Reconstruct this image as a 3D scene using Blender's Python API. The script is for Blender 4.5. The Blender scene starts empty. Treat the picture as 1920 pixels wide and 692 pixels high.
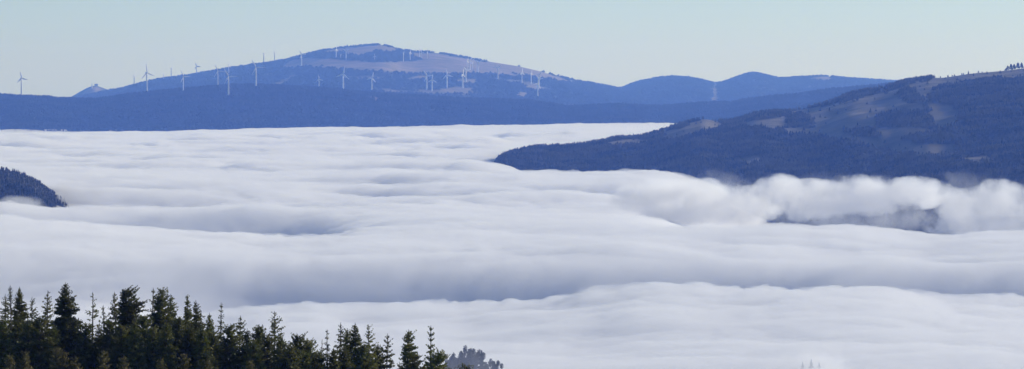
import bpy, math, random
import numpy as np
from mathutils import Matrix

rng = np.random.default_rng(7)
random.seed(7)
scene = bpy.context.scene
COL = scene.collection

# ------------------------------------------------------------------ camera model
K = math.tan(math.radians(6.0)) / 960.0      # radians per photo pixel (1920 wide)
CZ = 170.0                                   # eye height above the fog level
YH = 140.0                                   # photo row of the true horizon
P = math.atan((346.0 - YH) * K)
cp, sp = math.cos(P), math.sin(P)

def at(px, py, Y):
    v = (346.0 - py) * K
    t = Y / (cp + v * sp)
    return (px - 960.0) * K * t, Y, CZ + t * (-sp + v * cp)
def z_at(py, Y):
    v = (346.0 - py) * K
    return CZ + Y * (-sp + v * cp) / (cp + v * sp)
def y_for(py, z):
    v = (346.0 - py) * K
    return (z - CZ) / ((-sp + v * cp) / (cp + v * sp))
def proj(x, Y, z):
    d = Y * cp - (z - CZ) * sp
    u = Y * sp + (z - CZ) * cp
    return 960.0 + x / d / K, 346.0 - u / d / K

cam_d = bpy.data.cameras.new("camera")
cam = bpy.data.objects.new("camera", cam_d)
COL.objects.link(cam)
cam.location = (0, 0, CZ)
cam.rotation_euler = (math.pi / 2 - P, 0, 0)
cam_d.sensor_width = 36.0
cam_d.angle = math.radians(12.0)
cam_d.clip_start = 1.0
cam_d.clip_end = 200000.0
scene.camera = cam

# ------------------------------------------------------------------ noise
_perm = np.random.default_rng(3).permutation(4096)
_ang = np.random.default_rng(4).random(4096) * 2 * np.pi
def perlin(x, y, seed=0):
    xi = np.floor(x).astype(np.int64); yi = np.floor(y).astype(np.int64)
    xf = x - xi; yf = y - yi
    u = xf * xf * xf * (xf * (xf * 6 - 15) + 10); v = yf * yf * yf * (yf * (yf * 6 - 15) + 10)
    def g(ix, iy, dx, dy):
        h = _ang[_perm[(_perm[(ix + seed * 131) & 4095] + iy) & 4095]]
        return np.cos(h) * dx + np.sin(h) * dy
    a = g(xi, yi, xf, yf); b = g(xi + 1, yi, xf - 1, yf)
    c = g(xi, yi + 1, xf, yf - 1); d = g(xi + 1, yi + 1, xf - 1, yf - 1)
    return ((a + (b - a) * u) + ((c + (d - c) * u) - (a + (b - a) * u)) * v) * 1.5
def fbm(x, y, octaves=4, seed=0, gain=0.5):
    s = 0.0; a = 1.0; f = 1.0
    for i in range(octaves):
        s = s + a * perlin(x * f + 17.3 * i, y * f - 9.1 * i, seed + i)
        a *= gain; f *= 2.03
    return s
def sstep(a, b, x):
    t = np.clip((x - a) / (b - a), 0, 1)
    return t * t * (3 - 2 * t)

# ------------------------------------------------------------------ mesh helpers
def mesh_from(name, verts, faces_flat, nper, smooth=True):
    """faces_flat: int array (n, nper)"""
    me = bpy.data.meshes.new(name)
    verts = np.asarray(verts, dtype=np.float32).reshape(-1, 3)
    faces = np.asarray(faces_flat, dtype=np.int32).reshape(-1, nper)
    me.vertices.add(len(verts)); me.vertices.foreach_set("co", verts.ravel())
    me.loops.add(faces.size); me.loops.foreach_set("vertex_index", faces.ravel())
    me.polygons.add(len(faces))
    me.polygons.foreach_set("loop_start", np.arange(0, faces.size, nper, dtype=np.int32))
    me.polygons.foreach_set("use_smooth", np.full(len(faces), smooth))
    me.update(calc_edges=True)
    return me
def add_obj(name, me, mat=None, parent=None, loc=None, **props):
    o = bpy.data.objects.new(name, me)
    COL.objects.link(o)
    if mat is not None and me is not None and not me.materials:
        me.materials.append(mat)
    if parent is not None:
        o.parent = parent
    if loc is not None:
        o.location = loc
    for k_, v_ in props.items():
        o[k_] = v_
    return o
def grid_faces(nc, nr):
    i = np.arange(nc - 1)[:, None]; j = np.arange(nr - 1)[None, :]
    a = i * nr + j
    return np.stack([a, a + nr, a + nr + 1, a + 1], -1).reshape(-1, 4)
def set_attr(me, name, vals):
    at_ = me.attributes.new(name, 'FLOAT', 'POINT')
    at_.data.foreach_set("value", np.asarray(vals, dtype=np.float32).ravel())

# ------------------------------------------------------------------ materials
def new_mat(name):
    m = bpy.data.materials.new(name); m.use_nodes = True
    nt = m.node_tree; nt.nodes.clear()
    out = nt.nodes.new("ShaderNodeOutputMaterial")
    return m, nt, out
def principled(name, col, rough=0.8, noise_scale=None, col2=None, detail=4.0, spec=0.2):
    m, nt, out = new_mat(name)
    b = nt.nodes.new("ShaderNodeBsdfPrincipled")
    b.inputs["Base Color"].default_value = (*col, 1)
    b.inputs["Roughness"].default_value = rough
    b.inputs["Specular IOR Level"].default_value = spec
    nt.links.new(b.outputs[0], out.inputs["Surface"])
    if noise_scale:
        geo = nt.nodes.new("ShaderNodeNewGeometry")
        n = nt.nodes.new("ShaderNodeTexNoise"); n.inputs["Scale"].default_value = noise_scale
        n.inputs["Detail"].default_value = detail
        nt.links.new(geo.outputs["Position"], n.inputs["Vector"])
        r = nt.nodes.new("ShaderNodeValToRGB")
        r.color_ramp.elements[0].position = 0.35; r.color_ramp.elements[0].color = (*col, 1)
        r.color_ramp.elements[1].position = 0.65; r.color_ramp.elements[1].color = (*col2, 1)
        nt.links.new(n.outputs["Fac"], r.inputs["Fac"]); nt.links.new(r.outputs[0], b.inputs["Base Color"])
    return m
def land_mat(name, wood, wood2, field, field2, scale):
    """woodland floor and dry grass mixed by the 'field' attribute"""
    m, nt, out = new_mat(name)
    b = nt.nodes.new("ShaderNodeBsdfPrincipled"); b.inputs["Roughness"].default_value = 0.9
    b.inputs["Specular IOR Level"].default_value = 0.05
    geo = nt.nodes.new("ShaderNodeNewGeometry")
    def ramp(sc, c1, c2, det=5.0):
        n = nt.nodes.new("ShaderNodeTexNoise"); n.inputs["Scale"].default_value = sc; n.inputs["Detail"].default_value = det
        nt.links.new(geo.outputs["Position"], n.inputs["Vector"])
        r = nt.nodes.new("ShaderNodeValToRGB")
        r.color_ramp.elements[0].position = 0.38; r.color_ramp.elements[0].color = (*c1, 1)
        r.color_ramp.elements[1].position = 0.62; r.color_ramp.elements[1].color = (*c2, 1)
        nt.links.new(n.outputs["Fac"], r.inputs["Fac"]); return r
    r1 = ramp(scale, wood, wood2); r2 = ramp(scale * 0.6, field, field2)
    a = nt.nodes.new("ShaderNodeAttribute"); a.attribute_name = "field"
    mix = nt.nodes.new("ShaderNodeMix"); mix.data_type = 'RGBA'
    nt.links.new(a.outputs["Fac"], mix.inputs["Factor"])
    nt.links.new(r1.outputs[0], mix.inputs["A"]); nt.links.new(r2.outputs[0], mix.inputs["B"])
    nt.links.new(mix.outputs["Result"], b.inputs["Base Color"])
    nt.links.new(b.outputs[0], out.inputs["Surface"])
    return m
def volume_mat(name, col, density, aniso=0.0, absorb=(1, 1, 1)):
    m, nt, out = new_mat(name)
    v = nt.nodes.new("ShaderNodeVolumePrincipled")
    v.inputs["Color"].default_value = (*col, 1)
    v.inputs["Density"].default_value = density
    v.inputs["Density Attribute"].default_value = ""
    v.inputs["Absorption Color"].default_value = (*absorb, 1)
    v.inputs["Anisotropy"].default_value = aniso
    nt.links.new(v.outputs[0], out.inputs["Volume"])
    return m

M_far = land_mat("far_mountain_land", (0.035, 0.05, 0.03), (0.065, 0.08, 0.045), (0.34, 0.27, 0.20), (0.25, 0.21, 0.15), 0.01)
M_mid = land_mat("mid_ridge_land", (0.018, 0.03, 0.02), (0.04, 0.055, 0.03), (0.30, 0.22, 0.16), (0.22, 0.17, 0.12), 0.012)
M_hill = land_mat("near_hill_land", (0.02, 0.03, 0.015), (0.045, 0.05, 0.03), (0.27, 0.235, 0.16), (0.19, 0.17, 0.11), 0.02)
M_ground = principled("hillside_soil", (0.05, 0.06, 0.03), 0.95, 0.3, (0.09, 0.075, 0.045))
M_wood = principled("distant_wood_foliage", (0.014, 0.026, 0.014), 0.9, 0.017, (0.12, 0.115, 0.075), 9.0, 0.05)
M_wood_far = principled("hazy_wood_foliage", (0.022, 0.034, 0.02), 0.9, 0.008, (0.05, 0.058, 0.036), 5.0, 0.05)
M_white = principled("turbine_white_paint", (0.8, 0.8, 0.8), 0.45, 0.05, (0.72, 0.73, 0.74))
M_grey = principled("hut_grey_plaster", (0.42, 0.41, 0.4), 0.8, 0.3, (0.35, 0.34, 0.33))
M_roof = principled("hut_roof", (0.12, 0.09, 0.08), 0.8, 0.3, (0.09, 0.07, 0.06))
M_bark = principled("conifer_bark", (0.07, 0.055, 0.045), 0.95, 6.0, (0.12, 0.10, 0.085))
M_fog = principled("fog_body", (0.75, 0.77, 0.85), 1.0, None, None, spec=0.0)

# ------------------------------------------------------------------ sampled heightfields
class Field:
    """terrain laid out along sight columns: px (angle) x Y (distance)"""
    def __init__(s, pxs, Ys, Z):
        s.pxs, s.Ys, s.Z = pxs, Ys, Z        # Ys may be (nc,nr)
    def verts(s):
        Y = s.Ys if s.Ys.ndim == 2 else np.broadcast_to(s.Ys[None, :], s.Z.shape)
        X = (s.pxs[:, None] - 960.0) * K * Y / cp
        return X, Y, s.Z
    def column(s, px):
        i = np.clip(np.searchsorted(s.pxs, px) - 1, 0, len(s.pxs) - 2)
        f = (px - s.pxs[i]) / (s.pxs[i + 1] - s.pxs[i])
        Y = s.Ys[i] * (1 - f) + s.Ys[i + 1] * f if s.Ys.ndim == 2 else s.Ys
        return Y, s.Z[i] * (1 - f) + s.Z[i + 1] * f
    def hit(s, px, py):
        """first terrain point seen at this row of the photo"""
        Y, Z = s.column(px)
        X = (px - 960.0) * K * Y / cp
        _, q = proj(X, Y, Z)
        j = np.argmax(q <= py)
        if q[j] > py:
            j = int(np.argmin(q))
        if j > 0 and q[j] <= py:
            f = (q[j - 1] - py) / max(q[j - 1] - q[j], 1e-6)
            f = min(max(f, 0), 1)
            return X[j - 1] * (1 - f) + X[j] * f, Y[j - 1] * (1 - f) + Y[j] * f, Z[j - 1] * (1 - f) + Z[j] * f
        return X[j], Y[j], Z[j]

def tr(pts):
    a = np.array(pts, float)
    return lambda px: np.interp(px, a[:, 0], a[:, 1])
def smooth_tr(pts, w=10):
    f = tr(pts)
    return lambda px: (f(px) + f(px - w) + f(px + w) + f(px - w / 2) + f(px + w / 2)) / 5.0

def inpoly(px, py, poly):
    poly = np.array(poly, float); n = len(poly)
    c = np.zeros(px.shape, bool); j = n - 1
    for i in range(n):
        xi, yi = poly[i]; xj, yj = poly[j]
        t = ((yi > py) != (yj > py)) & (px < (xj - xi) * (py - yi) / (yj - yi + 1e-9) + xi)
        c ^= t; j = i
    return c

def make_hill(name, mat, trace, Y0, Yr, Yback, zb, px0, px1, nc, nr, prof=1.0, namp=4.0, nscale=300.0,
              fields=None, woods=None, seed=1, fuzz=4.0, soft=3, **props):
    pxs = np.linspace(px0, px1, nc)
    y0 = Y0(pxs) if callable(Y0) else np.full(nc, float(Y0))
    yr = Yr(pxs) if callable(Yr) else np.full(nc, float(Yr))
    nf = int(nr * 0.75); nb = nr - nf
    tf = np.linspace(0, 1, nf); tb = np.linspace(0, 1, nb + 1)[1:]
    Ys = np.concatenate([y0[:, None] + (yr - y0)[:, None] * tf[None, :],
                         yr[:, None] + (Yback - yr)[:, None] * tb[None, :]], 1)
    zr = z_at(trace(pxs), yr)
    pf = np.sin(tf * np.pi / 2) ** prof if prof != 1.0 else np.sin(tf * np.pi / 2) * 0.65 + tf * 0.35
    pb = 1 - sstep(0, 1, tb)
    Pf = np.concatenate([pf, pb])
    Z = zb + (zr - zb)[:, None] * Pf[None, :]
    X = (pxs[:, None] - 960.0) * K * Ys / cp
    tall = np.concatenate([tf, 1 - tb])[None, :]
    damp = np.clip((1 - tall) * 3.5, 0.0, 1.0)
    n = fbm(X / nscale, Ys / (nscale * 1.6), 5, seed)
    Z = Z + n * namp * damp * np.clip((zr - zb)[:, None] / 60.0, 0, 1)
    f = Field(pxs, Ys, Z)
    # land cover
    qx, qy = proj(X, Ys, Z)
    wx = qx + fbm(X / 60.0, Ys / 90.0, 3, seed + 9) * fuzz * 1.8
    wy = qy + fbm(X / 60.0 + 50, Ys / 90.0, 3, seed + 11) * fuzz * 0.7
    m = np.zeros(Z.shape)
    for p_ in fields or []:
        m[inpoly(wx, wy, p_)] = 1
    for p_ in woods or []:
        m[inpoly(wx, wy, p_)] = 0
    m[:, nf + 6:] = 0
    f.mask = m.copy(); f.nf = nf
    for _ in range(soft):
        m[1:-1] = (m[:-2] + 2 * m[1:-1] + m[2:]) / 4; m[:, 1:-1] = (m[:, :-2] + 2 * m[:, 1:-1] + m[:, 2:]) / 4
    m = m * (0.8 + 0.35 * np.clip(fbm(X / 130.0, Ys / 200.0, 4, seed + 20), -1, 0.6))
    me = mesh_from(name, np.stack([X, Ys, Z], -1), grid_faces(nc, nr), 4)
    set_attr(me, "field", m)
    o = add_obj(name, me, mat, **props)
    f.obj = o
    return f

# ------------------------------------------------------------------ distant hills
tr_far = smooth_tr([(-200, 190), (60, 190), (130, 186), (200, 172), (225, 168), (260, 158), (300, 149), (350, 143), (400, 134),
    (450, 126), (500, 119), (540, 112), (580, 101), (610, 94), (650, 89), (700, 84.5), (715, 84), (735, 88), (750, 94), (780, 98),
    (810, 98.5), (830, 101), (860, 106), (890, 112), (930, 117.5), (970, 124), (1010, 133), (1040, 142), (1080, 152), (1120, 159),
    (1165, 167), (1260, 176), (1400, 190), (1600, 200)], 8)
tr_peak = smooth_tr([(-100, 200), (100, 196), (130, 184), (150, 172), (165, 164), (178, 160), (190, 163.5), (205, 169), (260, 180), (330, 190)], 4)
tr_range = smooth_tr([(1000, 200), (1120, 180), (1165, 166), (1190, 155), (1230, 146.5), (1260, 143.5), (1290, 145.5), (1320, 151), (1340, 157),
    (1360, 153), (1380, 145.5), (1400, 138.5), (1415, 136.5), (1440, 142), (1460, 147.5), (1500, 145), (1540, 142.5), (1560, 144),
    (1600, 147.5), (1650, 151), (1720, 155), (1900, 160), (2200, 165)], 5)
tr_mid = smooth_tr([(-300, 172), (0, 180), (60, 182), (90, 184), (120, 187), (180, 188), (240, 179), (300, 172.5), (345, 167.5), (400, 163.5),
    (450, 160.5), (500, 162), (560, 164), (620, 168), (680, 174), (740, 179), (800, 182), (860, 186), (920, 188), (1000, 191), (1060, 201),
    (1100, 200), (1150, 197), (1190, 199), (1230, 202), (1290, 197), (1340, 193), (1372, 195), (1384, 190), (1440, 183), (1500, 178), (1560, 169),
    (1620, 164), (1680, 158), (1800, 150), (2000, 145), (2300, 150)], 8)

far_fields = [
    [(520, 130), (545, 112), (580, 108), (640, 112), (700, 117), (760, 116), (800, 112), (860, 108), (880, 112), (960, 126), (1010, 137), (1060, 152), (1020, 148),
     (960, 137), (900, 132), (860, 128), (820, 129), (790, 135), (740, 133), (700, 131), (640, 127), (580, 126)],
    [(585, 102), (620, 93), (660, 89), (715, 84), (745, 92), (740, 97), (700, 98), (670, 106), (640, 99), (610, 100)],
    [(770, 99), (815, 99), (870, 109), (930, 119), (920, 128), (850, 122), (800, 112), (775, 108)],
    [(510, 158), (535, 148), (545, 137), (552, 140), (543, 152), (530, 160)],
    [(485, 145), (500, 138), (512, 138), (500, 144)],
    [(740, 173), (790, 170), (830, 168), (855, 163), (880, 166), (905, 163), (880, 169), (900, 175), (850, 176), (790, 176)],
    [(755, 150), (790, 141), (812, 142), (795, 150)], [(900, 110), (960, 120), (1010, 131), (1060, 148), (1100, 158), (1060, 154), (1000, 143), (940, 134)], [(560, 124), (600, 116), (700, 122), (800, 118), (870, 120), (1000, 146), (900, 138), (780, 139), (650, 131)], [(640, 146), (700, 142), (730, 145), (690, 149)], [(850, 150), (890, 148), (900, 154), (865, 156)],
    [(920, 149), (960, 150), (1000, 156), (1030, 169), (1000, 170), (985, 168), (980, 158), (950, 154)],
    [(965, 178), (975, 172), (990, 172), (985, 182), (975, 184)],
    [(1045, 196), (1080, 196), (1085, 199), (1050, 199)],
    [(700, 170), (720, 168), (760, 172), (740, 174)]]
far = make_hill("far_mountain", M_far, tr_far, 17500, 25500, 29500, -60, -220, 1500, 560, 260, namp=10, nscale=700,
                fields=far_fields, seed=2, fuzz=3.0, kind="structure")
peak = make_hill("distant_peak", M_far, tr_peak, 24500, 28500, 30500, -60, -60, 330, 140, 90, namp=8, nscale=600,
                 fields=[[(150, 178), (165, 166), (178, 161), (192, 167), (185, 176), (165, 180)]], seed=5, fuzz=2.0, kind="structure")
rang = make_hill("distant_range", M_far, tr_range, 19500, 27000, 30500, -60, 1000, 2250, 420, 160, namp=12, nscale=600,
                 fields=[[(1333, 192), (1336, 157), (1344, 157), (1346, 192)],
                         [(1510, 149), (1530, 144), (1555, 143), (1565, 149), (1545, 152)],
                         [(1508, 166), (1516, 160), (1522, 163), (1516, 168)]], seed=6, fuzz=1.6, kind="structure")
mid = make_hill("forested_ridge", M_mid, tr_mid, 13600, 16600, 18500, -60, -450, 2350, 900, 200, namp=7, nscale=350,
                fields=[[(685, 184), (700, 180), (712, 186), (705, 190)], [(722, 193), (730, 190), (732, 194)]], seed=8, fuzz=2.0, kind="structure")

tr_right = smooth_tr([(840, 420), (900, 350), (925, 315), (935, 298), (960, 289), (1000, 281), (1050, 279), (1100, 275), (1150, 264), (1200, 259),
    (1240, 248), (1280, 233), (1320, 223), (1350, 229), (1380, 227), (1420, 214), (1450, 210), (1480, 210), (1520, 202), (1550, 194), (1580, 183), (1600, 176),
    (1640, 169), (1670, 162), (1690, 155), (1740, 146), (1770, 146), (1820, 138), (1880, 133), (1920, 128), (2000, 120), (2150, 118), (2400, 150), (2700, 210)], 8)
right = make_hill("wooded_hill", M_hill, tr_right,
    tr([(840, 7600), (950, 7000), (1150, 6700), (1250, 6300), (1400, 5350), (1900, 5100), (2700, 5200)]),
    tr([(840, 7900), (930, 8300), (1200, 8900), (1500, 9500), (2700, 9800)]), 11500, -60, 840, 2700, 900, 320, namp=13, nscale=330,
    fields=[
        [(1440, 218), (1540, 196), (1600, 176), (1640, 166), (1690, 155), (1745, 148), (1775, 148), (1752, 165), (1745, 180), (1730, 206), (1720, 222), (1640, 233), (1560, 239), (1520, 246), (1445, 243), (1400, 242), (1392, 230)],
        [(1740, 190), (1785, 198), (1800, 215), (1792, 235), (1760, 242), (1742, 225)],
        [(1470, 238), (1530, 240), (1600, 243), (1640, 258), (1700, 275), (1760, 286), (1720, 290), (1640, 275), (1570, 256), (1480, 250)],
        [(1650, 243), (1790, 250), (1802, 280), (1770, 287), (1700, 270), (1650, 258)],
        [(1715, 143), (1850, 128), (1925, 118), (1925, 147), (1850, 151), (1790, 160), (1740, 168)],
        [(1285, 236), (1320, 220), (1352, 226), (1360, 236), (1325, 248), (1270, 262), (1235, 262), (1250, 248)],
        [(1130, 268), (1190, 262), (1240, 262), (1200, 272), (1150, 276)],
        [(1835, 172), (1880, 170), (1905, 176), (1850, 178)],
        [(1560, 236), (1640, 232), (1720, 222), (1750, 245), (1800, 262), (1790, 292), (1700, 280), (1640, 262)],
        [(1480, 236), (1600, 238), (1690, 268), (1760, 280), (1775, 296), (1690, 290), (1600, 268), (1470, 250)],
        [(1380, 300), (1410, 292), (1440, 300), (1400, 312)], [(1790, 300), (1840, 290), (1870, 300), (1820, 312)]],
    woods=[[(1470, 240), (1475, 222), (1495, 215), (1520, 218), (1525, 240)],
           [(1540, 200), (1560, 178), (1600, 160), (1650, 150), (1662, 158), (1640, 176), (1600, 188)],
           [(1400, 222), (1440, 205), (1484, 204), (1480, 216), (1430, 224)],
           [(1680, 180), (1695, 166), (1715, 170), (1730, 195), (1700, 192)],
           [(1640, 240), (1645, 216), (1700, 210), (1742, 214), (1748, 240)],
           [(1690, 262), (1720, 252), (1790, 258), (1796, 274), (1730, 272)],
           [(1575, 245), (1640, 242), (1655, 262), (1610, 258)],
           [(1655, 175), (1676, 140), (1762, 128), (1742, 150), (1715, 153), (1692, 164)]],
    seed=12, fuzz=5.0, kind="structure")
tr_left = smooth_tr([(-500, 240), (-250, 270), (-100, 305), (0, 325), (20, 328), (45, 337), (65, 346), (85, 359), (104, 373), (118, 384), (140, 402), (200, 440)], 4)
left = make_hill("wooded_spur", M_hill, tr_left, 5350, 5900, 6600, -40, -500, 200, 220, 90, namp=5, nscale=120, seed=15, kind="structure")

# ------------------------------------------------------------------ woods (uncountable, one mesh per wood)
def wood_mesh(name, field, spacing, hmin, hmax, rad, label, cat="wood", seed=1, ridge_only=None, maxn=70000, mask_keep=0.0, px_lim=(-60, 1980), ylim=None):
    r = np.random.default_rng(seed)
    X, Y, Z = field.verts()
    nf = field.nf
    pts = []
    nc = len(field.pxs)
    # area-weighted random sampling of the cells
    cx = np.abs((X[1:, :-1] - X[:-1, :-1])); cy = np.abs((Y[:-1, 1:] - Y[:-1, :-1]))
    area = cx * cy
    jmax = nf + 5
    area[:, jmax:] = 0
    pxm = field.pxs[:-1]
    area[(pxm < px_lim[0]) | (pxm > px_lim[1]), :] = 0
    if ridge_only is not None:
        area[:, :nf - ridge_only] = 0
    m = field.mask[:-1, :-1]
    area = area * np.where(m > 0.5, mask_keep, 1.0)
    if ylim is not None:
        _, q = proj(X, Y, Z)
        area[q[:-1, :-1] > ylim] = 0
    n = int(min(maxn, area.sum() / spacing ** 2))
    c = np.cumsum(area.ravel()); idx = np.searchsorted(c, r.random(n) * c[-1])
    i, j = np.unravel_index(np.clip(idx, 0, area.size - 1), area.shape)
    a, b = r.random(n), r.random(n)
    def bil(A): return (A[i, j] * (1 - a) + A[i + 1, j] * a) * (1 - b) + (A[i, j + 1] * (1 - a) + A[i + 1, j + 1] * a) * b
    bx, by, bz = bil(X), bil(Y), bil(Z)
    clump = fbm(bx / 90.0, by / 90.0, 3, seed + 3)
    h = hmin + (hmax - hmin) * np.clip(0.45 + 0.55 * clump + 0.35 * r.standard_normal(n), 0, 1.3)
    rr = rad * (0.7 + 0.6 * r.random(n)) * (h / hmax) ** 0.5
    # tiers: skirt ring, waist ring, upper ring, tip
    N = 6
    ang = np.arange(N) / N * 2 * np.pi
    rings = [(0.10, 1.0), (0.42, 0.78), (0.44, 0.55), (0.74, 0.34)]
    V = np.zeros((n, len(rings) * N + 1, 3), np.float32)
    for q_, (hz, rs) in enumerate(rings):
        jit = 0.65 + 0.6 * r.random((n, N))
        th = ang[None, :] + r.random((n, 1)) * 6.28
        V[:, q_ * N:(q_ + 1) * N, 0] = bx[:, None] + np.cos(th) * rr[:, None] * rs * jit
        V[:, q_ * N:(q_ + 1) * N, 1] = by[:, None] + np.sin(th) * rr[:, None] * rs * jit
        V[:, q_ * N:(q_ + 1) * N, 2] = (bz + h * hz)[:, None] + (r.random((n, N)) - 0.5) * h[:, None] * 0.1
    V[:, -1, 0] = bx; V[:, -1, 1] = by; V[:, -1, 2] = bz + h
    F = []
    k1 = np.arange(N); k2 = (k1 + 1) % N
    for q_ in range(len(rings) - 1):
        F.append(np.stack([q_ * N + k1, q_ * N + k2, (q_ + 1) * N + k2], -1))
        F.append(np.stack([q_ * N + k1, (q_ + 1) * N + k2, (q_ + 1) * N + k1], -1))
    q_ = len(rings) - 1
    F.append(np.stack([q_ * N + k1, q_ * N + k2, np.full(N, len(rings) * N)], -1))
    F = np.concatenate(F)
    Fa = F[None] + (np.arange(n) * V.shape[1])[:, None, None]
    me = mesh_from(name, V, Fa, 3, smooth=False)
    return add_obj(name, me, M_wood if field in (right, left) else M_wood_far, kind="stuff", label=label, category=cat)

wood_mesh("hillside_wood", right, 6.0, 3.5, 8.0, 2.9, "dense dark conifer wood covering the big hill on the right", seed=21, maxn=80000, mask_keep=0.004)
wood_mesh("spur_wood", left, 5.5, 5, 9, 2.6, "dark conifer wood on the small spur at the left edge of the fog", seed=22, px_lim=(-300, 160))
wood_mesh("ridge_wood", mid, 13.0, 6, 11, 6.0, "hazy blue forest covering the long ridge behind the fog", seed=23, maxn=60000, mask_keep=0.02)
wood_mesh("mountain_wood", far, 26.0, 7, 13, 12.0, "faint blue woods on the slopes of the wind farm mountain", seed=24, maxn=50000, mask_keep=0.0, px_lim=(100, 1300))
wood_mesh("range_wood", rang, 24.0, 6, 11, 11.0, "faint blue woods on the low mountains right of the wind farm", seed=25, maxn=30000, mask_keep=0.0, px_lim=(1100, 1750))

# ------------------------------------------------------------------ ground sheet with the near hillside
def ground_z(x, Y):
    x = np.asarray(x, float); Y = np.asarray(Y, float)
    near = 168.3 - 0.102 * Y - 0.0002 * np.clip(Y - 300, 0, None) ** 2 * 0.6
    px = x / np.maximum(Y, 60) / K
    near = near - 0.00012 * np.clip(px + 60, 0, None) ** 1.0 * np.clip(Y, 0, 900) * 0.08 * 10 * 0.4
    near = near + fbm(x / 30.0, Y / 30.0, 3, 33) * 1.2 * sstep(10, 120, np.abs(Y))
    near = np.where(Y < 0, 168.3 - 0.02 * np.abs(Y), near)
    k_ = 168.3 - np.abs(x) * 0.12
    near = np.minimum(near, k_ + 10)
    far_ = -150.0
    return np.maximum(near, far_)
gx = np.concatenate([-np.geomspace(9000, 130, 40), np.linspace(-120, 120, 121), np.geomspace(130, 9000, 40)])
gy = np.concatenate([np.linspace(-1500, -20, 12), np.linspace(0, 900, 181), np.geomspace(920, 34000, 70)])
GX, GY = np.meshgrid(gx, gy, indexing="ij")
ge = add_obj("ground", mesh_from("ground", np.stack([GX, GY, ground_z(GX, GY)], -1), grid_faces(len(gx), len(gy)), 4), M_ground, kind="structure")

# ------------------------------------------------------------------ sea of fog
yA = smooth_tr([(-600, 600), (0, 604), (300, 600), (430, 582), (510, 573), (600, 568), (660, 575), (740, 571), (800, 570), (880, 579), (950, 571), (1050, 569),
    (1130, 565), (1200, 552), (1260, 548), (1330, 552), (1400, 551), (1450, 550), (1550, 546), (1680, 545), (1740, 552), (1790, 562), (1850, 559), (1920, 569), (2400, 575)], 6)
wA = smooth_tr([(-600, 0.1), (250, 0.15), (420, 0.7), (520, 1), (2400, 1)], 40)
yB = smooth_tr([(-600, 408), (0, 410), (100, 416), (250, 431), (350, 438), (500, 443), (620, 442), (700, 432), (800, 428), (1000, 427), (1180, 424), (1280, 432), (1400, 430), (1470, 428),
    (1520, 438), (1600, 436), (1700, 444), (1760, 449), (1850, 440), (1930, 443), (2400, 440)], 10)
wB = smooth_tr([(-600, 0.8), (250, 1.0), (550, 1.0), (700, 0.3), (850, 0.1), (1230, 0.05), (1350, 0.8), (2400, 1)], 40)
yC = smooth_tr([(-600, 372), (0, 378), (120, 388), (350, 392), (480, 386), (800, 388), (900, 389), (1000, 388), (1150, 389), (1280, 392), (2400, 392)], 10)
wR = smooth_tr([(-600, 0), (1270, 0), (1460, 1), (2400, 1)], 30)     # right: fog falls away in front of the hill
nc, nr = 900, 760
fpx = np.linspace(-420, 2340, nc)
fY = np.geomspace(1150, 17000, nr)
def fog_height():
    Z = np.zeros((nc, nr))
    for c in range(nc):
        px = fpx[c]
        a, b = float(wA(px)), float(wB(px)); r_ = float(wR(px))
        ya, yb, yc = float(yA(px)), float(yB(px)), float(yC(px))
        YA, YB, YC = 3500.0, 4500.0, 5450.0
        za, zb_, zc = z_at(ya, YA), z_at(yb, YB), z_at(yc, YC)
        zam = za * 0.25 + 1.0; r3 = float(sstep(950, 1040, px))
        zd = 33 * (1 - r_) - 32 * r_
        kn = [(1000, 4), (2200, 5.0), (YA - 600, zam + 1), (YA - 120, za - 0.5), (YA, za),
              (YA + 210, zam - 60 * a), (YA + 430, 19 + 0.15 * zam), (YA + 540, 0.5 * (zb_ + 22) - 1.0), (YA + 720, 0.5 * (zb_ + 24) + 1.0),
              (YB, zb_), (YB + 250, zb_ - 42 * b * b - 16 * r_), (YB + 690, (b * (zb_ - 40 * b) + (1 - b) * (zc - 3)) * (1 - r_) - 20 * r_), (YC - 50, (zc - 2) * (1 - r_) - 30 * r_), (YC, zc * (1 - r_) - 34 * r_),
              (YC + 160, (zc - 12 + 9 * float(sstep(600, 900, px))) * (1 - r_) - 38 * r_),
              (6250, zd - 2 * (1 - r_)), (7050, 27 * (1 - r_) - 32 * r_), (7860, (22 - 45 * r3) * (1 - r_) - 30 * r_), (9300, 20 - 45 * r3), (10500, 20), (14200, float(np.interp(px, [0, 300, 600, 1150], [0, 5, 13, 21]))), (17500, 2)]
        kn = np.array(kn, float)
        ys = kn[:, 0]
        for q in range(1, len(ys)):
            if ys[q] <= ys[q - 1] + 40: ys[q] = ys[q - 1] + 40
        # smooth (cosine-eased) interpolation
        j = np.clip(np.searchsorted(ys, fY) - 1, 0, len(ys) - 2)
        t = np.clip((fY - ys[j]) / (ys[j + 1] - ys[j]), 0, 1)
        # cubic hermite, finite-difference tangents limited
        d = np.diff(kn[:, 1]) / np.diff(ys)
        m_ = np.zeros(len(ys)); m_[1:-1] = np.where(d[:-1] * d[1:] > 0, 2 * d[:-1] * d[1:] / (d[:-1] + d[1:] + 1e-12), 0)
        h = (ys[j + 1] - ys[j])
        Z[c] = ((2 * t**3 - 3 * t**2 + 1) * kn[j, 1] + (t**3 - 2 * t**2 + t) * h * m_[j] + (-2 * t**3 + 3 * t**2) * kn[j + 1, 1] + (t**3 - t**2) * h * m_[j + 1])
    return Z
FX = (fpx[:, None] - 960.0) * K * fY[None, :] / cp
FYm = np.broadcast_to(fY[None, :], FX.shape)
HZ = fog_height()
kk = np.exp(-np.linspace(-2, 2, 25) ** 2); kk /= kk.sum()
HZ = np.stack([np.convolve(np.pad(HZ[:, r_], 12, mode='edge'), kk, mode='valid') for r_ in range(nr)], 1)
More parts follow.
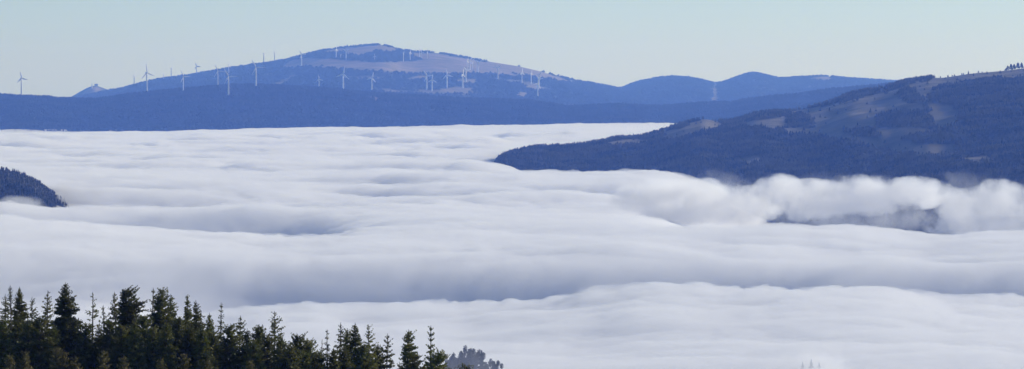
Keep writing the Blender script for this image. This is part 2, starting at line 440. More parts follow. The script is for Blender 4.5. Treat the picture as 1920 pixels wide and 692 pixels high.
amp = np.interp(fY, [1150, 3000, 5000, 8000, 11500, 13200, 17000], [1.0, 1.0, 1.1, 1.4, 1.9, 0.75, 0.4])[None, :] * (1 - 0.75 * sstep(900, 1000, fpx)[:, None] * sstep(6900, 7300, fY)[None, :] * (1 - sstep(10000, 11000, fY)[None, :]))
n_big = fbm(FX / 420.0, FYm / 520.0, 3, 41)
wx_ = FX + fbm(FX / 160.0, FYm / 160.0, 2, 57) * 60; wy_ = FYm + fbm(FX / 160.0 + 7, FYm / 160.0, 2, 58) * 90
n_mid = fbm(wx_ / 120.0, wy_ / 110.0, 4, 45, 0.45)
n_fin = fbm(wx_ / 26.0, wy_ / 30.0, 3, 49, 0.5)
puff = 2.6 * np.abs(perlin(wx_ / 46.0, wy_ / 60.0, 52)) + 2.6 * np.abs(perlin(wx_ / 19.0, wy_ / 26.0, 53)) + 1.1 * np.abs(perlin(wx_ / 8.0, wy_ / 12.0, 54))
billow = 1 - np.abs(perlin(wx_ / 75.0, wy_ / 80.0, 52)) * 2
n_roll = (perlin(wx_ / 420.0, wy_ / 210.0, 71) * 5.0 + perlin(wx_ / 200.0, wy_ / 110.0, 72) * 3.0) * 1.4 * sstep(4700, 5600, FYm)
HB = HZ + n_big * 3.5
cr_ = 0.6 + 1.0 * np.exp(-((FYm - 3490) / 90.0) ** 2) + 0.5 * np.exp(-((FYm - 4490) / 110.0) ** 2)
HZ = HZ + amp * (n_big * 4.5 + n_mid * 3.3 + n_roll + n_fin * 0.35 + puff * cr_)
def dip(px, py, z, wx, wy, depth):
    global HZ
    Yc = y_for(py, z); xc = (px - 960) * K * Yc / cp
    HZ = HZ - depth * np.exp(-((FX - xc) / wx) ** 2 - ((FYm - Yc) / wy) ** 2)
dip(870, 303, 26, 32, 420, 9.0)
dip(828, 378, 24, 17, 55, -9.5)
dip(880, 388, 22, 26, 60, -3.0)
dip(905, 500, 10, 9, 60, -4.0)
dip(760, 385, 22, 60, 90, -2.5)
# shell of the veil: same form a little higher, with its own small wisps
wisp = fbm(wx_ / 45.0 + 9, wy_ / 60.0, 4, 61, 0.6)

def closed_sheet(name, X, Y, Ztop, zbot):
    nc_, nr_ = X.shape
    top = np.stack([X, Y, Ztop], -1).reshape(-1, 3)
    f_top = grid_faces(nc_, nr_)
    idx = np.arange(nc_ * nr_).reshape(nc_, nr_)
    loop = np.concatenate([idx[:, 0], idx[-1, 1:], idx[-2::-1, -1], idx[0, -2:0:-1]])
    bot = top[loop].copy(); bot[:, 2] = zbot
    nb = len(loop); o0 = len(top)
    ids = o0 + np.arange(nb)
    side = np.stack([loop, np.roll(loop, -1), np.roll(ids, -1), ids], -1)[:, ::-1]
    V = np.concatenate([top, bot])
    # bottom as one strip of quads between opposite edges is awkward: use a centre fan
    cidx = len(V); V = np.concatenate([V, [[float(X.mean()), float(Y.mean()), zbot]]])
    fan = np.stack([ids, np.roll(ids, -1), np.full(nb, cidx), np.full(nb, cidx)], -1)
    me = bpy.data.meshes.new(name)
    quads = np.concatenate([f_top, side])
    tris = np.stack([ids, np.roll(ids, -1), np.full(nb, cidx)], -1)
    me.vertices.add(len(V)); me.vertices.foreach_set("co", V.astype(np.float32).ravel())
    me.loops.add(quads.size + tris.size)
    me.loops.foreach_set("vertex_index", np.concatenate([quads.ravel(), tris.ravel()]).astype(np.int32))
    me.polygons.add(len(quads) + len(tris))
    ls = np.concatenate([np.arange(len(quads)) * 4, len(quads) * 4 + np.arange(len(tris)) * 3]).astype(np.int32)
    me.polygons.foreach_set("loop_start", ls)
    sm = np.zeros(len(quads) + len(tris), bool); sm[:len(f_top)] = True
    me.polygons.foreach_set("use_smooth", sm)
    me.update(calc_edges=True); me.validate()
    return me
body = add_obj("fog_sea", mesh_from("fog_sea", np.stack([FX, FYm, np.minimum(HB - 20.0, HZ - 16.0)], -1), grid_faces(nc, nr), 4), M_fog, kind="stuff",
               label="white sea of fog filling the whole valley below the hills", category="fog")
M_veil = volume_mat("fog_veil_volume", (0.961, 0.968, 0.996), 0.036, 0.0)
veil = add_obj("fog_veil", closed_sheet("fog_veil", FX, FYm, HZ + wisp * 1.2, -110.0), M_veil, parent=body)

# ------------------------------------------------------------------ rolling fog banks in front of the right hill
def fog_bank(name, blobs, density, vox, label, seed, nscale=20.0, rough=1.5, gain=2.6, cut=0.25):
    """hull of joined ellipsoids; the density inside thins to nothing towards the hull and is broken up by noise"""
    import bmesh
    bm = bmesh.new()
    m, nt, out = new_mat(name + "_volume")
    geo = nt.nodes.new("ShaderNodeNewGeometry")
    acc = None
    def M(op, a, b=None, c=None):
        n_ = nt.nodes.new("ShaderNodeMath"); n_.operation = op
        for i_, q in enumerate((a, b, c)):
            if q is None: continue
            if isinstance(q, (int, float)): n_.inputs[i_].default_value = q
            else: nt.links.new(q, n_.inputs[i_])
        return n_.outputs[0]
    for (px, py, Y, rx, ry, rz) in blobs:
        x, y, z = at(px, py, Y)
        s = K * Y
        R = (rx * s * 1.2, ry * s * 1.2, rz * s * 1.25)
        bmesh.ops.create_icosphere(bm, subdivisions=4, radius=1.0, matrix=Matrix.Translation((x, y, z)) @ Matrix.Diagonal((*R, 1)))
        v1 = nt.nodes.new("ShaderNodeVectorMath"); v1.operation = 'SUBTRACT'; nt.links.new(geo.outputs["Position"], v1.inputs[0]); v1.inputs[1].default_value = (x, y, z)
        v2 = nt.nodes.new("ShaderNodeVectorMath"); v2.operation = 'DIVIDE'; nt.links.new(v1.outputs[0], v2.inputs[0]); v2.inputs[1].default_value = R
        v3 = nt.nodes.new("ShaderNodeVectorMath"); v3.operation = 'DOT_PRODUCT'; nt.links.new(v2.outputs[0], v3.inputs[0]); nt.links.new(v2.outputs[0], v3.inputs[1])
        f = M('SUBTRACT', 1.0, v3.outputs["Value"])
        acc = f if acc is None else M('SMOOTH_MAX', acc, f, 0.25)
    nz = nt.nodes.new("ShaderNodeTexNoise"); nz.inputs["Scale"].default_value = 1.0 / nscale; nz.inputs["Detail"].default_value = 6.0; nz.inputs["Roughness"].default_value = 0.62
    off = nt.nodes.new("ShaderNodeVectorMath"); off.operation = 'ADD'; nt.links.new(geo.outputs["Position"], off.inputs[0]); off.inputs[1].default_value = (seed * 37.0, 0, 0)
    nt.links.new(off.outputs[0], nz.inputs["Vector"])
    edge = M('MINIMUM', M('MULTIPLY', acc, 6.0), 1.0)                  # forces zero at the hull
    d = M('ADD', acc, M('MULTIPLY', M('SUBTRACT', nz.outputs["Fac"], 0.5), rough))
    d = M('MULTIPLY', M('SUBTRACT', d, cut), gain)
    cl = nt.nodes.new("ShaderNodeClamp"); nt.links.new(d, cl.inputs["Value"])
    cl2 = nt.nodes.new("ShaderNodeClamp"); nt.links.new(edge, cl2.inputs["Value"])
    dens = M('MULTIPLY', M('MULTIPLY', cl.outputs[0], cl2.outputs[0]), density)
    v = nt.nodes.new("ShaderNodeVolumePrincipled"); v.inputs["Color"].default_value = (0.90, 0.93, 0.985, 1); v.inputs["Absorption Color"].default_value = (1, 1, 1, 1)
    v.inputs["Anisotropy"].default_value = 0.2
    nt.links.new(dens, v.inputs["Density"]); nt.links.new(v.outputs[0], out.inputs["Volume"])
    me = bpy.data.meshes.new(name + "_src"); bm.to_mesh(me); bm.free()
    o = bpy.data.objects.new(name, me); COL.objects.link(o)
    if len(blobs) > 1:
        rm = o.modifiers.new("remesh", 'REMESH'); rm.mode = 'VOXEL'; rm.voxel_size = vox
        dg = bpy.context.evaluated_depsgraph_get()
        me2 = bpy.data.meshes.new_from_object(o.evaluated_get(dg), depsgraph=dg)
        o.modifiers.clear(); o.data = me2; me2.name = name
    o.data.materials.clear(); o.data.materials.append(m)
    m.cycles.volume_step_rate = 0.5
    o["kind"] = "stuff"; o["label"] = label; o["category"] = "fog"
    return o
B1 = [(1240, 370, 5150, 80, 90, 30), (1325, 374, 5130, 80, 90, 34), (1405, 384, 5140, 60, 80, 32), (1290, 400, 5120, 95, 80, 24), (1192, 376, 5160, 50, 80, 18), (1370, 402, 5120, 70, 80, 22)]
B2 = [(1462, 360, 5120, 48, 70, 30), (1530, 376, 5080, 80, 80, 36), (1625, 366, 5070, 85, 80, 34), (1715, 362, 5080, 70, 80, 27), (1600, 384, 5060, 120, 70, 16)]
B3 = [(1800, 398, 5020, 52, 70, 42), (1868, 382, 5010, 62, 70, 40), (1950, 392, 5000, 70, 70, 42), (1870, 424, 4990, 140, 80, 26), (2060, 400, 5000, 80, 70, 44)]
fog_bank("fog_bank", B1, 0.040, 3.0, "pale billow of fog rolling against the foot of the wooded hill, left of the dark gaps", 71, nscale=25.0, rough=4.4, cut=0.16, gain=1.8)
fog_bank("fog_bank", B2, 0.040, 3.0, "long white billow of fog hanging before the wooded hill with dark blue slope beneath", 72, nscale=25.0, rough=4.4, cut=0.16, gain=1.8)
fog_bank("fog_bank", B3, 0.040, 3.0, "rounded white billow of fog at the right edge below the wooded hill", 73, nscale=25.0, rough=4.4, cut=0.16, gain=1.8)
fog_bank("fog_mist", [(1330, 372, 5230, 150, 70, 46), (1560, 380, 5200, 170, 70, 50), (1800, 384, 5160, 170, 70, 54), (2040, 390, 5150, 160, 70, 56)], 0.0055, 5.0, "ragged thin mist creeping up the lower slope of the wooded hill behind the billows", 78, nscale=26.0, rough=4.5, cut=0.3, gain=1.5)
fog_bank("fog_mist", [(1600, 412, 5030, 170, 60, 24)], 0.010, 4.0, "faint bluish mist in the dark gap under the long white billow", 79, nscale=18.0, rough=3.0)
fog_bank("fog_wisp", [(885, 700, 2670, 80, 60, 50)], 0.007, 2.0, "thin veil of fog drifting over the blue treetops behind the conifers", 74, nscale=8.0)
fog_bank("fog_wisp", [(1520, 700, 2670, 80, 60, 44)], 0.045, 2.0, "thin veil of fog over the faint treetops at the bottom right", 75, nscale=8.0)
fog_bank("fog_wisp", [(35, 385, 5600, 50, 60, 18)], 0.02, 2.0, "small puff of fog lapping the foot of the wooded spur at the left edge", 76, nscale=12.0)

# ------------------------------------------------------------------ haze
def box_obj(name, lo, hi, mat, **props):
    x0, y0, z0 = lo; x1, y1, z1 = hi
    V = [(x0, y0, z0), (x1, y0, z0), (x1, y1, z0), (x0, y1, z0), (x0, y0, z1), (x1, y0, z1), (x1, y1, z1), (x0, y1, z1)]
    F = [(3, 2, 1, 0), (4, 5, 6, 7), (0, 1, 5, 4), (1, 2, 6, 5), (2, 3, 7, 6), (3, 0, 4, 7)]
    return add_obj(name, mesh_from(name, V, F, 4, False), mat, **props)
M_haze = volume_mat("haze_volume", (0.15, 0.30, 0.96), 4.9e-5, 0.35)
box_obj("haze", (-9500, -1600, -152), (9500, 31500, 350), M_haze, kind="stuff", label="thin blue haze filling the air over the valley", category="haze")

# ------------------------------------------------------------------ wind turbines
def tube(z0, z1, r0, r1, n=10):
    a = np.arange(n) / n * 2 * np.pi
    V = [(r0 * math.cos(t), r0 * math.sin(t), z0) for t in a] + [(r1 * math.cos(t), r1 * math.sin(t), z1) for t in a]
    F = [(i, (i + 1) % n, n + (i + 1) % n, n + i) for i in range(n)]
    return V, F
def pymesh(name, V, F, smooth=True):
    me = bpy.data.meshes.new(name); me.from_pydata(V, [], F)
    me.polygons.foreach_set("use_smooth", np.full(len(F), smooth)); me.update(); return me
HUB = 75.0
V, F = [], []
lv = [(0, 3.3), (1.2, 3.1), (25, 2.8), (50, 2.4), (73, 1.9)]
n = 12
for z_, r_ in lv: V += [(r_ * math.cos(i / n * 2 * math.pi), r_ * math.sin(i / n * 2 * math.pi), z_) for i in range(n)]
for q in range(len(lv) - 1): F += [(q * n + i, q * n + (i + 1) % n, (q + 1) * n + (i + 1) % n, (q + 1) * n + i) for i in range(n)]
F.append(tuple(range((len(lv) - 1) * n, len(lv) * n)))
me_tower = pymesh("tower", V, F)
# nacelle: tapered rounded box along y (rotor at -y)
V, F = [], []
sec = [(-2.2, 1.3, 1.4), (-1.0, 2.0, 2.0), (3.5, 2.1, 2.1), (7.5, 1.9, 1.8), (8.6, 1.2, 1.1)]
n = 8
for y_, w_, h_ in sec:
    for i in range(n):
        t = (i + 0.5) / n * 2 * math.pi
        cx_, cz_ = math.cos(t), math.sin(t)
        V.append((w_ * math.copysign(abs(cx_) ** 0.55, cx_), y_, HUB + h_ * math.copysign(abs(cz_) ** 0.55, cz_)))
for q in range(len(sec) - 1): F += [(q * n + i, (q + 1) * n + i, (q + 1) * n + (i + 1) % n, q * n + (i + 1) % n) for i in range(n)]
F += [tuple(range(n)), tuple(range(len(sec) * n - 1, (len(sec) - 1) * n - 1, -1))]
me_nac = pymesh("nacelle", V, F)
# hub (origin at rotor centre)
V, F = [], []
sec = [(1.2, 1.5), (0.0, 1.7), (-1.2, 1.5), (-2.2, 0.9), (-2.7, 0.2)]
n = 12
for y_, r_ in sec: V += [(r_ * math.cos(i / n * 2 * math.pi), y_, r_ * math.sin(i / n * 2 * math.pi)) for i in range(n)]
for q in range(len(sec) - 1): F += [(q * n + i, q * n + (i + 1) % n, (q + 1) * n + (i + 1) % n, (q + 1) * n + i) for i in range(n)]
F += [tuple(range(n))[::-1], tuple(range((len(sec) - 1) * n, len(sec) * n))]
me_hub = pymesh("hub", V, F)
# blade along +z, chord in x
V, F = [], []
sec = [(1.0, 1.0, 0.9), (4, 1.1, 0.8), (8, 2.2, 0.55), (16, 1.8, 0.38), (26, 1.25, 0.25), (34, 0.8, 0.15), (36.5, 0.3, 0.08)]
n = 8
for z_, c_, t_ in sec:
    for i in range(n):
        a = i / n * 2 * math.pi
        V.append((c_ * math.cos(a) + (c_ - 1.0) * 0.35, t_ * math.sin(a) - z_ * 0.02, z_))
for q in range(len(sec) - 1): F += [(q * n + i, q * n + (i + 1) % n, (q + 1) * n + (i + 1) % n, (q + 1) * n + i) for i in range(n)]
F += [tuple(range(n))[::-1], tuple(range((len(sec) - 1) * n, len(sec) * n))]
me_blade = pymesh("blade", V, F)
for m_ in (me_tower, me_nac, me_hub, me_blade): m_.materials.append(M_white)

# field, base x, base y, hub y, blade phase (deg clockwise from up), yaw (deg, 0 = facing us), blade length factor, label
T = [
 (mid, 40.5, 179, 146, -14, 25, 1.0, "lone wind turbine standing on the dark ridge near the left edge, far from the others"),
 (far, 252, 158, 141, 10, 80, 0.8, "thin faint wind turbine on the skyline just left of the first big white one"),
 (mid, 275.5, 175, 136, -10, 40, 1.0, "tall white wind turbine on the left brow of the dark ridge, rising above the skyline"),
 (far, 307, 151, 139, 30, 70, 0.8, "tiny faint wind turbine half sunk behind the skyline, left of the dark rotor speck"),
 (far, 321.5, 146, 128, 20, 85, 0.6, "small dark edge-on wind turbine on the skyline between two bigger white turbines"),
 (mid, 344, 173, 143, -28, 35, 1.0, "white wind turbine on the dark ridge with its rotor touching the skyline"),
 (far, 369, 141, 124, 95, 20, 0.9, "very faint wind turbine with level blades alone on the left skyline"),
 (mid, 408.5, 163, 133, -25, 20, 1.0, "white wind turbine just left of the nearest one, its blades crossing the skyline"),
 (mid, 428.5, 180, 143, -30, 10, 1.0, "nearest and biggest white wind turbine, its foot lowest on the dark ridge"),
 (far, 429, 139, 122, 0, 60, 0.8, "pale wind turbine on the skyline directly behind the nearest one"),
 (mid, 480, 164, 126, -30, 15, 1.0, "tall white wind turbine on the ridge crest with one blade pointing level to the right"),
 (far, 495, 118, 100, 5, 80, 0.7, "left one of two slender dark edge-on turbines on the skyline of the big mountain"),
 (far, 515, 115, 98, 15, 80, 0.7, "right one of two slender dark edge-on turbines on the skyline of the big mountain"),
 (far, 565.5, 124, 102, 88, 30, 0.8, "pale wind turbine at the left end of the long brown meadow"),
 (far, 598, 165, 148, -12, 15, 1.05, "short white wind turbine low on the mountain, left of the wide-bladed one"),
 (far, 643.5, 168, 139, 10, 5, 1.05, "big white wind turbine low on the mountain with one blade level to the left"),
 (far, 697, 169, 146, 16, 25, 1.0, "white wind turbine low on the mountain, right of the wide-bladed one"),
 (far, 630.5, 109, 92, 0, 70, 0.8, "slim wind turbine high under the summit ridge, first of three"),
 (far, 639, 110, 103, 40, 60, 0.8, "tiny pale wind turbine between two bigger ones above the brown meadow"),
 (far, 649, 112, 95, 60, 5, 0.9, "wind turbine with raised v-shaped blades above the brown meadow"),
 (far, 702.5, 115, 105, 0, 10, 1.0, "pale three-bladed turbine right below the mountain summit"),
 (far, 756.5, 115, 99, 20, 80, 0.6, "faint bare-looking turbine right of the summit, left of a brighter one"),
 (far, 769, 114, 98, 0, 60, 0.8, "bright thin wind turbine on the shoulder right of the summit"),
 (far, 787, 107, 92, 0, 60, 0.9, "turbine breaking the skyline in the small white cluster right of the summit"),
 (far, 791, 109, 98, 85, 10, 0.8, "low turbine with level blades in the small white cluster right of the summit"),
 (far, 801, 110, 98, 10, 75, 0.7, "slim wind turbine just right of the small white cluster near the summit"),
 (far, 800, 168, 142, -33, 20, 0.95, "left one of the close pair of white turbines above the low pale meadow"),
 (far, 810, 171, 149, 0, 20, 0.95, "right and lower one of the close pair of white turbines above the low pale meadow"),
 (far, 838, 166, 140, -12, 20, 0.95, "single white wind turbine right of the close pair, over the pale meadow"),
 (far, 867.5, 165, 139, 5, 65, 0.8, "slender pale turbine low in the crowded group, its foot on the pale meadow"),
 (far, 873.5, 158, 132, 75, 40, 0.7, "pale turbine behind and right of the slender one in the crowded group"),
 (far, 876.5, 131, 114, 10, 70, 0.8, "upper left turbine of the crowded group on the brown slope"),
 (far, 881, 131, 113, 30, 30, 0.9, "brightest upper turbine in the middle of the crowded group on the brown slope"),
 (far, 886, 130, 117, 0, 80, 0.6, "thin short turbine right of the brightest one in the crowded group"),
 (far, 896.5, 138, 117, 60, 10, 0.8, "turbine with blades raised in a v just right of the crowded group"),
 (far, 933.5, 148, 127, 50, 10, 0.8, "solitary turbine with v-shaped blades between the crowded group and the right-hand ones"),
 (far, 978.5, 155, 136, 0, 50, 0.9, "first pale turbine on the right shoulder, with an upright blade"),
 (far, 996, 158, 137, 5, 75, 0.6, "slim turbine between the upright-bladed one and the tall stacked column"),
 (far, 1008, 182, 157, 25, 40, 0.9, "lowest turbine in the column of overlapping turbines at the right end of the wind farm"),
 (far, 1009.5, 170, 148, 80, 30, 0.8, "middle turbine in the column of overlapping turbines at the right end of the wind farm"),
 (far, 1010.5, 160, 140, 40, 20, 0.8, "topmost turbine in the column of overlapping turbines at the right end of the wind farm"),
]
proto = None
for (fld, bx_, by_, hy_, ph, yaw, bl, label) in T:
    x, Y, z = fld.hit(bx_, by_)
    s = (z_at(hy_, Y) - z) / HUB
    z -= 0.8
    root = add_obj("wind_turbine", None, loc=(x, Y, z))
    root.rotation_euler = (0, 0, math.radians(yaw)); root.scale = (s, s, s)
    root["label"] = label; root["category"] = "wind turbine"; root["group"] = "white wind turbines of the wind farm"
    tw = add_obj("tower", me_tower, parent=root); tw.scale = (1.35, 1.35, 1) if fld is far else (0.95, 0.95, 1)
    add_obj("nacelle", me_nac, parent=root)
    hub = add_obj("hub", me_hub, parent=root, loc=(0, -3.4, HUB)); hub.rotation_euler = (0, math.radians(ph), 0)
    for q in range(3):
        b = add_obj("blade", me_blade, parent=hub)
        b.rotation_euler = (0, math.radians(120 * q), 0)
        b.scale = (2.2, 1.6, bl) if fld is far else (1.25, 1.2, bl * (0.92 if bx_ > 60 else 0.72))

# ------------------------------------------------------------------ small summit structures
def simple_box(w, d, h, z0=0.0):
    V = [(-w/2, -d/2, z0), (w/2, -d/2, z0), (w/2, d/2, z0), (-w/2, d/2, z0), (-w/2, -d/2, z0+h), (w/2, -d/2, z0+h), (w/2, d/2, z0+h), (-w/2, d/2, z0+h)]
    return V, [(3, 2, 1, 0), (4, 5, 6, 7), (0, 1, 5, 4), (1, 2, 6, 5), (2, 3, 7, 6), (3, 0, 4, 7)]
def hut(px, py, fld, w, d, h, rh, label, wall=M_grey):
    x, Y, z = fld.hit(px, py)
    root = add_obj("summit_hut", None, loc=(x, Y, z - 1.0), label=label, category="hut")
    add_obj("wall", pymesh("wall", *simple_box(w, d, h + 1), False), wall, parent=root)
    e = 0.8
    V = [(-w/2-e, -d/2-e, h+1.01), (w/2+e, -d/2-e, h+1.01), (w/2+e, d/2+e, h+1.01), (-w/2-e, d/2+e, h+1.01), (-w/2-e, 0, h+1+rh), (w/2+e, 0, h+1+rh)]
    F = [(3, 2, 1, 0), (0, 1, 5, 4), (2, 3, 4, 5), (0, 4, 3), (1, 2, 5)]
    add_obj("roof", pymesh("roof", V, F, False), M_roof, parent=root)
    for q in (-0.3, 0.0, 0.3):
        o = add_obj("window", pymesh("window", *simple_box(w * 0.12, 0.3, h * 0.35, h * 0.45), False), M_roof, parent=root, loc=(q * w, -d/2 - 0.1, 0))
    return root
hut(711, 85.0, far, 14, 9, 5, 3, "tiny dark hut on the very top of the wind farm mountain")
hut(1340, 158.5, rang, 16, 10, 6, 4, "tiny hut in the saddle at the head of the cleared strip")
hut(181, 161, peak, 20, 12, 8, 4, "small pale building on top of the distant left peak", M_white)
def mast(px, py, top, fld, label):
    x, Y, z = fld.hit(px, py)
    h = z_at(top, Y) - z
    root = add_obj("radio_mast", None, loc=(x, Y, z - 1), label=label, category="mast")
    V, F = tube(0, h * 0.45, 3.0, 2.4); add_obj("tower", pymesh("tower", V, F), M_white, parent=root)
    V, F = tube(h * 0.45, h, 0.9, 0.4); add_obj("antenna", pymesh("antenna", V, F), M_white, parent=root)
    V, F = tube(h * 0.42, h * 0.5, 4.2, 4.2); F = F + [tuple(range(10))[::-1], tuple(range(10, 20))]
    add_obj("platform", pymesh("platform", V, F), M_white, parent=root)
mast(173, 166, 148, peak, "thin radio mast on a white tower on top of the distant left peak")

# ------------------------------------------------------------------ foreground conifers
def foliage_mat(name, c1, c2, c3):
    m, nt, out = new_mat(name)
    b = nt.nodes.new("ShaderNodeBsdfPrincipled"); b.inputs["Roughness"].default_value = 0.75
    b.inputs["Specular IOR Level"].default_value = 0.25
    geo = nt.nodes.new("ShaderNodeNewGeometry")
    n = nt.nodes.new("ShaderNodeTexNoise"); n.inputs["Scale"].default_value = 1.3; n.inputs["Detail"].default_value = 5
    nt.links.new(geo.outputs["Position"], n.inputs["Vector"])
    r = nt.nodes.new("ShaderNodeValToRGB")
    e = r.color_ramp.elements; e[0].position = 0.3; e[0].color = (*c1, 1); e[1].position = 0.72; e[1].color = (*c3, 1)
    k_ = e.new(0.5); k_.color = (*c2, 1)
    nt.links.new(n.outputs["Fac"], r.inputs["Fac"])
    oi = nt.nodes.new("ShaderNodeObjectInfo")
    hv = nt.nodes.new("ShaderNodeHueSaturation")
    mr = nt.nodes.new("ShaderNodeMapRange"); mr.inputs["To Min"].default_value = 0.7; mr.inputs["To Max"].default_value = 1.35
    nt.links.new(oi.outputs["Random"], mr.inputs["Value"]); nt.links.new(mr.outputs[0], hv.inputs["Value"])
    nt.links.new(r.outputs[0], hv.inputs["Color"]); nt.links.new(hv.outputs[0], b.inputs["Base Color"])
    tl = nt.nodes.new("ShaderNodeBsdfTranslucent"); nt.links.new(hv.outputs[0], tl.inputs["Color"])
    mx = nt.nodes.new("ShaderNodeMixShader"); mx.inputs[0].default_value = 0.22
    nt.links.new(b.outputs[0], mx.inputs[1]); nt.links.new(tl.outputs[0], mx.inputs[2])
    nt.links.new(mx.outputs[0], out.inputs["Surface"])
    return m
M_fol = foliage_mat("dark_conifer_needles", (0.072, 0.085, 0.02), (0.135, 0.14, 0.032), (0.24, 0.21, 0.058))
M_fol2 = foliage_mat("green_conifer_needles", (0.085, 0.11, 0.025), (0.16, 0.17, 0.04), (0.27, 0.24, 0.068))
M_olive = foliage_mat("olive_young_foliage", (0.13, 0.125, 0.04), (0.21, 0.185, 0.06), (0.32, 0.26, 0.09))

def conifer(px, py, Y, wide, dens, style, name, label, group, mat, seed, lean=0.0, side=0.0, bare=0.0, hmax=None):
    """wide: crown radius (m) 5 m under the top; style: 'spire','dense','sparse','bushy'"""
    r = np.random.default_rng(seed)
    x, _, zt = at(px, py, Y)
    zg = float(ground_z(x, Y)) - 0.15
    h = zt - zg
    root = add_obj(name, None, loc=(x, Y, zg), label=label, category="conifer" if "conifer" in name or "spruce" in name or "pine" in name else "tree", group=group)
    # trunk
    nseg = 14; nv = 7
    zs = np.linspace(0, 1, nseg + 1) ** 0.8
    bendx = lambda t: lean * np.maximum(t - 0.4, 0) ** 1.5 + 0.10 * np.sin(t * 9 + seed) * t
    bendy = lambda t: 0.08 * np.cos(t * 7 + seed) * t
    V = []; F = []
    for i, t in enumerate(zs):
        rad = 0.24 * (1 - t) ** 0.8 * (h / 24) + 0.016
        for q in range(nv):
            a = q / nv * 2 * math.pi
            V.append((bendx(t) + rad * math.cos(a), bendy(t) + rad * math.sin(a), t * (h + 0.3)))
    for i in range(nseg): F += [(i * nv + q, i * nv + (q + 1) % nv, (i + 1) * nv + (q + 1) % nv, (i + 1) * nv + q) for q in range(nv)]
    F.append(tuple(range(nseg * nv, (nseg + 1) * nv)))
    tV, tF = V, F
    # crown
    C0, C1, WW, UP = [], [], [], []      # clump axis start/end, width
    def clumps(A, B, w): C0.append(A); C1.append(B); WW.append(w)
    gap = {'spire': 0.50, 'dense': 0.27, 'sparse': 0.42, 'bushy': 0.26}[style]
    d = 0.18
    twig0, twig1 = [], []
    while d < h * 0.72:
        near_top = d < 9.5
        f = d / 5.0
        if style == 'spire':
            rad = wide * (0.16 + 0.30 * min(f, 0.6) if f < 0.62 else 0.35 + 0.75 * (f - 0.62) / 0.6)
        elif style == 'dense':
            rad = wide * (f ** 0.8) + 0.12
        elif style == 'sparse':
            rad = wide * (0.18 + 0.82 * f ** 0.7)
        else:
            rad = wide * (0.25 + 0.95 * f ** 0.55)
        rad = min(rad, wide * 1.7, 3.4)
        nb = int({'spire': 5, 'dense': 8, 'sparse': 5, 'bushy': 7}[style] + min(d, 5) * 0.8)
        if not near_top: nb = 9
        a0 = r.random() * 6.28
        for q in range(nb):
            a = a0 + q / nb * 6.28 + r.normal() * 0.25
            if r.random() < bare * (1 if d < 4.5 else 0.3): continue
            L = rad * (0.62 + 0.5 * r.random()) * (1.12 if r.random() < 0.12 else 1.0)
            if side: L *= 1 + side * math.cos(a)
            L = max(L, 0.1)
            zb_ = h - d + r.normal() * 0.08
            t = zb_ / h
            cx_, cy_ = float(bendx(t)), float(bendy(t))
            rise = (0.75 if d < 1.2 else 0.42 if d < 3 else 0.18) + r.normal() * 0.10
            if style == 'spire': rise += 0.15
            step = 0.10 if near_top else 0.26
            ns = max(int(L / step), 2)
            s_ = (np.arange(ns) + 0.6) / ns
            s_ = s_[s_ > (0.05 if d < 1.5 else 0.22 if style in ('sparse', 'spire') else 0.10)]
            curve = rise * s_ * L - 0.28 * L * s_ ** 2 * (1 if d > 2 else 0.2) + 0.18 * L * np.clip(s_ - 0.7, 0, 1)
            hx = np.cos(a + 0.15 * s_) * s_ * L + cx_; hy = np.sin(a + 0.15 * s_) * s_ * L + cy_; hz = zb_ + curve
            twig0.append(np.stack([np.full(1, cx_), np.full(1, cy_), np.full(1, zb_)], -1)); twig1.append(np.array([[hx[-1], hy[-1], hz[-1]]]) if len(hx) else np.array([[cx_, cy_, zb_]]))
            m = len(s_)
            if m == 0: continue
            reps = max(1, int(dens * (3 if near_top else 2)))
            for sd in range(reps):
                sgn = np.where(r.random(m) < 0.5, -1.0, 1.0)
                l = (0.16 + 0.30 * (1 - s_) * min(L, 1.6)) * (0.6 + 0.8 * r.random(m)) * (min(1.0, 0.38 + d / 3.2) if near_top else 1.9)
                aa = a + sgn * (0.75 + 0.5 * r.random(m))
                el = r.normal(0.15, 0.35, m)
                A = np.stack([hx, hy, hz], -1) + r.normal(0, 0.035, (m, 3))
                Bv = A + np.stack([np.cos(aa) * np.cos(el), np.sin(aa) * np.cos(el), np.sin(el)], -1) * l[:, None]
                clumps(A, Bv, (0.050 + 0.045 * r.random(m)) * (1 if near_top else 2.2))
        d += gap * (0.75 + 0.5 * r.random()) * (1 if near_top else 1.6)
    # leader
    nl = 10
    A = np.stack([np.full(nl, float(bendx(1.0))), np.full(nl, float(bendy(1.0))), h - np.linspace(0.9, -0.05, nl)], -1)
    aa = r.random(nl) * 6.28
    clumps(A, A + np.stack([np.cos(aa) * 0.10, np.sin(aa) * 0.10, np.full(nl, 0.14)], -1), np.full(nl, 0.04))
    A = np.concatenate(C0); B = np.concatenate(C1); W = np.concatenate(WW)
    axis = B - A; ln = np.linalg.norm(axis, axis=1, keepdims=True); axis /= np.maximum(ln, 1e-6)
    rv = r.normal(size=A.shape); sdv = np.cross(axis, rv); sdv /= np.linalg.norm(sdv, axis=1, keepdims=True)
    mid_ = A + (B - A) * 0.45
    N_ = len(A)
    VV = np.stack([A, mid_ + sdv * W[:, None], B, mid_ - sdv * W[:, None]], 1)
    FF = np.arange(N_ * 4).reshape(-1, 4)
    me = mesh_from("crown", VV, FF, 4, smooth=False)
    crown = add_obj("crown", me, mat, parent=root)
    # limbs: thin tapered branches
    a_ = np.concatenate(twig0); b_ = np.concatenate(twig1)
    sel = slice(0, None)
    ax = b_ - a_; ax /= np.maximum(np.linalg.norm(ax, axis=1, keepdims=True), 1e-6)
    u_ = np.cross(ax, [0, 0, 1.0]); u_ /= np.maximum(np.linalg.norm(u_, axis=1, keepdims=True), 1e-6); w_ = np.cross(ax, u_)
